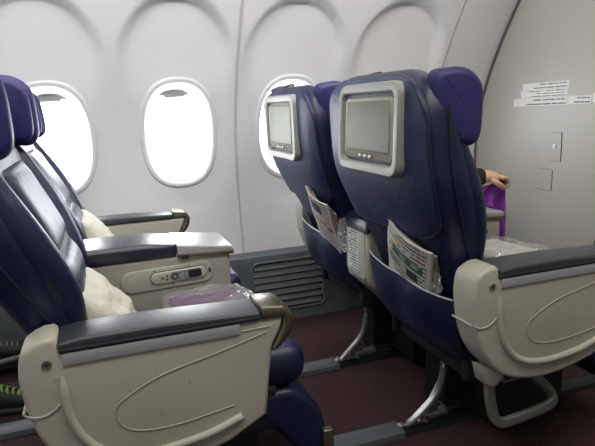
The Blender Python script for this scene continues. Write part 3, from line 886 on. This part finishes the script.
# passenger in the front-row window seat, bent forward, one hand reaching over the console
px, py = 1.02, 1.96
P = thing('person', (px, py, .0), 'person in black sleeves in front window seat, hand holding up purple fleece', 'person')
V = []; Eg = []; roots = set()
def chain(pts, start=None, root=False):
    prev = start
    for k, (p, r) in enumerate(pts):
        V.append(((p[0]-px, p[1]-py, p[2]), r)); i = len(V)-1
        if root and k == 0: roots.add(i)
        if prev is not None: Eg.append((prev, i))
        prev = i
    return prev
pel = chain([((px+.02, py, .545), (.11, .13))], root=True)
ch = chain([((px+.06, py-.01, .66), (.10, .125)), ((px+.12, py-.03, .77), (.10, .14))], pel)
nk = chain([((px+.165, py-.04, .835), .055), ((px+.20, py-.05, .865), .045), ((px+.225, py-.055, .915), (.05, .05))], ch)
chain([((px+.15, py-.17, .80), .050), ((px+.19, py-.24, .70), .042), ((1.17, 1.70, .70), .036), ((1.235, 1.645, .722), .026), ((1.272, 1.635, .724), (.022, .028)), ((1.298, 1.630, .720), (.020, .036)), ((1.316, 1.628, .712), (.018, .034))], ch)
chain([((px+.15, py+.14, .80), .05), ((px+.20, py+.18, .68), .042), ((px+.33, py+.12, .60), .034), ((px+.40, py+.08, .58), .026), ((px+.46, py+.06, .57), (.016, .034))], ch)
for s in (-1, 1):
    chain([((px+.10, py+s*.09, .53), .085), ((px+.40, py+s*.10, .535), .062), ((px+.45, py+s*.10, .46), .055), ((px+.47, py+s*.10, .16), .04), ((px+.50, py+s*.10, .06), .036), ((px+.60, py+s*.10, .03), (.03, .045))], pel)
# five fingers, rooted inside the palm, closing downward on the cloth
for k, (dy, L, dx) in enumerate(((-.026, .9, 0), (-.009, 1.05, .004), (.009, 1., .004), (.025, .8, -.002))):
    bx, by, bz = 1.312+dx, 1.628+dy, .716
    chain([((bx, by, bz), .0085), ((bx+.022*L, by, bz-.002), .0088), ((bx+.037*L, by+.001, bz-.016), .0080), ((bx+.036*L, by+.002, bz-.032*L), .0072), ((bx+.024*L, by+.002, bz-.040*L), .0066)], None, True)
chain([((1.272, 1.606, .712), .011), ((1.290, 1.592, .700), .0105), ((1.310, 1.592, .686), .0095), ((1.326, 1.600, .678), .008)], None, True)
body = skin_mesh('body', V, Eg, roots, M_SKIN, P)
HC = Vector((.240, -.055, .945))
def head_shape(d, g=0.):
    x, y, z = d.x*(.092+g), d.y*(.072+g), d.z*(.108+g)
    if z < 0: x *= 1+.10*(z/.108) if x > 0 else 1+.35*z/.108; y *= 1+.30*(z/.108)     # jaw narrows to the chin
    return HC+Vector((x, y, z))
bm = bmesh.new(); bm.from_mesh(body.data)
tb = bmesh.new(); bmesh.ops.create_icosphere(tb, subdivisions=5, radius=1)
for v in tb.verts:
    d = v.co.copy(); p = head_shape(d)
    if d.x > 0:
        nose = math.exp(-(d.y/.13)**2)*max(0, 1-abs(d.z+.16)/.26)*(1.1-.6*(d.z+.16)); p.x += .020*max(0, nose)
        for e in (-1, 1): p.x -= .007*math.exp(-((d.y-e*.40)/.20)**2-((d.z-.04)/.14)**2)
        p.x += .004*math.exp(-(d.y/.32)**2-((d.z+.52)/.07)**2)
    v.co = p
merge(bm, tb)
for e in (-1, 1):
    tb = bmesh.new(); bmesh.ops.create_uvsphere(tb, u_segments=14, v_segments=10, radius=1)
    for v in tb.verts: v.co = Vector((HC.x-.008+v.co.x*.017, HC.y+e*.072+v.co.y*.008, HC.z-.012+v.co.z*.028))
    merge(bm, tb)
bm.to_mesh(body.data); bm.free()
for p_ in body.data.polygons: p_.use_smooth = True
def cloth_from(nm, pts_list, m, rad):
    vs, es, rt = [], [], set()
    for pts in pts_list:
        prev = None
        for k, (p, r) in enumerate(pts):
            vs.append(((p[0]-px, p[1]-py, p[2]), r)); i = len(vs)-1
            if prev is None: rt.add(i)
            else: es.append((prev, i))
            prev = i
    return skin_mesh(nm, vs, es, rt, m, P, 2)
cloth_from('sweater', [[((px+.0, py, .52), (.15, .17)), ((px+.03, py, .58), (.145, .165)), ((px+.07, py-.01, .68), (.165, .20)), ((px+.12, py-.03, .78), (.16, .215)), ((px+.155, py-.04, .835), (.10, .125)), ((px+.172, py-.045, .855), (.06, .06))],
                       [((px+.11, py-.06, .78), .085), ((px+.15, py-.17, .79), .074), ((px+.19, py-.24, .70), .058), ((1.17, 1.70, .70), .046), ((1.235, 1.645, .722), .036), ((1.280, 1.634, .720), .032)],
                       [((px+.11, py+.03, .78), .085), ((px+.15, py+.14, .79), .074), ((px+.20, py+.18, .68), .054), ((px+.33, py+.12, .60), .046), ((px+.39, py+.085, .58), .034)]], M_SWEATER, 0)
cloth_from('trousers', [[((px, py+s*.06, .55), .10), ((px+.10, py+s*.09, .535), .095), ((px+.40, py+s*.10, .538), .072), ((px+.46, py+s*.10, .46), .066), ((px+.475, py+s*.10, .16), .055), ((px+.485, py+s*.10, .08), .052)] for s in (-1, 1)], M_TROUSER, 0)
# face and hair
bm = bmesh.new(); bmesh.ops.create_icosphere(bm, subdivisions=5, radius=1)
dl = [v for v in bm.verts if (v.co.x > .42 and v.co.z < .55) or (v.co.x > -.1 and v.co.z < -.15) or v.co.z < -.72]
bmesh.ops.delete(bm, geom=dl, context='VERTS')
for v in bm.verts: v.co = head_shape(v.co.copy(), .010+.003*noise.noise(v.co*6))
obj('hair', bm, M_HAIR, P, angle=80, fix=True)
M_EYE = mat('eye_white', lin(225, 222, 215), .3); M_LIPS = mat('lips', lin(150, 90, 84), .5)
for e in (-1, 1):
    ex = Vector((HC.x+.0765, HC.y+e*.028, HC.z+.004))
    bm = bmesh.new(); bmesh.ops.create_uvsphere(bm, u_segments=14, v_segments=10, radius=.0085, matrix=Matrix.Translation(ex)); eo = obj('eye', bm, M_EYE, P)
    bm = bmesh.new(); bmesh.ops.create_uvsphere(bm, u_segments=10, v_segments=8, radius=.004, matrix=Matrix.Translation(ex+Vector((.0058, 0, 0)))); obj('iris', bm, M_BLACK, eo)
bm = bmesh.new(); tube(bm, [(HC.x+.0745-.3*abs(y)**1.2*.3, HC.y+y, HC.z-.056) for y in (-.018, -.009, 0, .009, .018)], [.002, .0045, .0045, .0045, .002], n=8); obj('mouth', bm, M_LIPS, P)

# purple fleece held in the hand
bm = bmesh.new(); n, mz = 40, 30; A = []
for i in range(n+1):
    u = i/n; row = []
    for j in range(mz+1):
        v = j/mz
        zt = .706-.020*abs(u-.85)
        low = .617 if u < .55 else .617-(.617-.47)*smooth01((u-.55)/.22)
        z = zt+(low-zt)*v
        spread = v**.7 if u < .85 else v**.7
        x = 1.335+(1.205+u*.163-1.335)*(.50+.50*min(1, v*2.2)**.7 if u < .55 else .35+.65*min(1, v*1.6)**.8)
        if u >= .55 : x = max(x, 1.300+.0*v) if v > .2 else x
        y = 1.628+.018*math.sin(u*19+v*2)*(.25+.75*v)+.008*math.sin(u*37)*v
        row.append(bm.verts.new((x, y, z)))
    A.append(row)
for i in range(n):
    for j in range(mz): bm.faces.new((A[i][j], A[i+1][j], A[i+1][j+1], A[i][j+1]))
geo = bmesh.ops.extrude_face_region(bm, geom=bm.faces[:])
for v in [g for g in geo['geom'] if isinstance(g, bmesh.types.BMVert)]: v.co.y += .004
tag(obj('fleece_blanket', bm, M_PURPLE, None, angle=80), 'purple fleece held up by the hand beside the bulkhead', 'blanket')

# traveller behind: lower legs and sneakers only (the rest is outside the picture)
def sneaker(t, loc, rz, rx, lace, ml):
    s = bpy.data.objects.new('sneaker', None)
    R = Matrix.Translation(loc) @ Matrix.Rotation(rz, 4, 'Z') @ Matrix.Rotation(rx, 4, 'Y')
    # footprint along +x, toe at +.15, heel at -.12
    def foot(x):
        q = (x+.12)/.27
        return .030+.016*math.sin(PI*min(1, q*1.05)**.8)*1.0 if 0 < q < 1 else .02
    def rings(z0f, z1f, grow=0.):
        out = []
        for i in range(17):
            q = i/16; x = -.12+.27*q
            w = (.028+.018*smooth01(q/.5))*math.sqrt(max(.02, 1-abs(2*q-1)**5))+grow
            z0, z1 = z0f(q), z1f(q); zc, hz = (z0+z1)/2, (z1-z0)/2
            out.append([(x, w*math.copysign(abs(math.cos(a))**.7, math.cos(a)), zc+hz*math.copysign(abs(math.sin(a))**.7, math.sin(a))) for a in [2*PI*(k+.5)/20 for k in range(20)]])
        return out
    bm = bmesh.new(); loft(bm, rings(lambda q: .018, lambda q: .10-.048*smooth01((q-.25)/.6)-.02*smooth01((q-.85)/.15)))
    bmesh.ops.transform(bm, matrix=R, verts=bm.verts); a = obj('sneaker', bm, M_SHOE, t, angle=70)
    bm = bmesh.new(); loft(bm, rings(lambda q: .0+.010*smooth01((q-.8)/.2), lambda q: .028+.006*smooth01((.3-q)/.3)+.008*smooth01((q-.8)/.2), .005))
    bmesh.ops.transform(bm, matrix=R, verts=bm.verts); obj('sole', bm, ml, a, angle=50)
    for k in range(6):
        bm = bmesh.new(); x = -.005+k*.018; z = .105-.048*smooth01(((x+.12)/.27-.25)/.6)
        for e in (-1, 1): tube(bm, spline([(x-e*.006, -.030, z-.018), (x, 0, z+.004), (x+e*.010, .030, z-.018)], 4), .0026, n=6)
        bmesh.ops.transform(bm, matrix=R, verts=bm.verts); obj('lace', bm, lace, a)
T = thing('person', (-.6, 2.0, 0), 'seated traveller at left edge, only two black laced sneakers in view', 'person')
def leg(pts): return pts
vs, es = [], []
for (ax, ay, az, kx) in ((.14, .05, .105, 0), (.10, .35, .155, 0)):
    b0 = len(vs)
    for p, r in (((ax+.03, ay, az-.05), (.03, .032)), ((ax-.01, ay, az), .030), ((ax-.05, ay, az+.09), .036), ((ax-.12, ay, az+.22), .048), ((ax-.19, ay, az+.33), .050)):
        vs.append((p, r))
        if len(vs)-1 > b0: es.append((len(vs)-2, len(vs)-1))
skin_mesh('body', vs, es, {0, 5}, M_SKIN, T)
vs2 = [((p[0], p[1], p[2]), (r if not isinstance(r, tuple) else r[0])+.014) for p, r in vs]
keep = [2, 3, 4, 7, 8, 9]
skin_mesh('trousers', [vs2[i] for i in keep], [(0, 1), (1, 2), (3, 4), (4, 5)], {0, 3}, M_TROUSER, T)
sneaker(T, (.18, .03, .0), math.radians(-8), 0, M_LACE, M_SOLED)
sneaker(T, (.14, .33, .055), math.radians(-4), math.radians(-10), M_LACEG, M_SOLE)

# ------------------------------------------------------------------ light
w = bpy.data.worlds.new('World'); SC.world = w; w.use_nodes = True
w.node_tree.nodes['Background'].inputs[0].default_value = (.93, .97, 1., 1)
w.node_tree.nodes['Background'].inputs[1].default_value = 15.0
for wx in WINX:
    l = bpy.data.lights.new('window_portal', 'AREA'); l.shape = 'RECTANGLE'; l.size = .30; l.size_y = .44
    l.cycles.is_portal = True
    o = bpy.data.objects.new('window_portal', l); COL.objects.link(o); o.location = (wx, 2.60, WZ); o.rotation_euler = (math.radians(-90), 0, 0)
def area(nm, loc, rot, sx, sy, e, col):
    l = bpy.data.lights.new(nm, 'AREA'); l.shape = 'RECTANGLE'; l.size = sx; l.size_y = sy; l.energy = e; l.color = col
    o = bpy.data.objects.new(nm, l); COL.objects.link(o); o.location = loc; o.rotation_euler = rot
area('ceiling_wash', (.4, .45, 1.98), (0, 0, 0), 2.4, .5, 24, (1, .95, .87))
area('sidewall_wash', (.25, 1.50, 1.655), (math.radians(52), 0, 0), 2.4, .08, 26, (1, .985, .96))

# ------------------------------------------------------------------ camera
cam = bpy.data.cameras.new('camera'); co = bpy.data.objects.new('camera', cam); COL.objects.link(co)
cam.sensor_width = 36.; cam.sensor_fit = 'HORIZONTAL'; cam.lens = 560/595*36; cam.clip_start = .02
yw, pt, rl = map(math.radians, (19, 12, -2.5))
F = Vector((math.sin(yw)*math.cos(pt), math.cos(yw)*math.cos(pt), -math.sin(pt)))
R = Vector((math.cos(yw), -math.sin(yw), 0)); U = R.cross(F)
R2 = R*math.cos(rl)+U*math.sin(rl); U2 = -R*math.sin(rl)+U*math.cos(rl)
co.matrix_world = Matrix(((R2.x, U2.x, -F.x, 0), (R2.y, U2.y, -F.y, 0), (R2.z, U2.z, -F.z, 1.), (0, 0, 0, 1)))
SC.camera = co
SC.view_settings.view_transform = 'Standard'; SC.view_settings.look = 'None'
SC.view_settings.gamma = 1; SC.view_settings.use_curve_mapping = False
SC.view_settings.exposure = 0.0
SC.cycles.use_denoising = True
SC.cycles.max_bounces = 10; SC.cycles.transparent_max_bounces = 16
SC.cycles.sample_clamp_indirect = 6
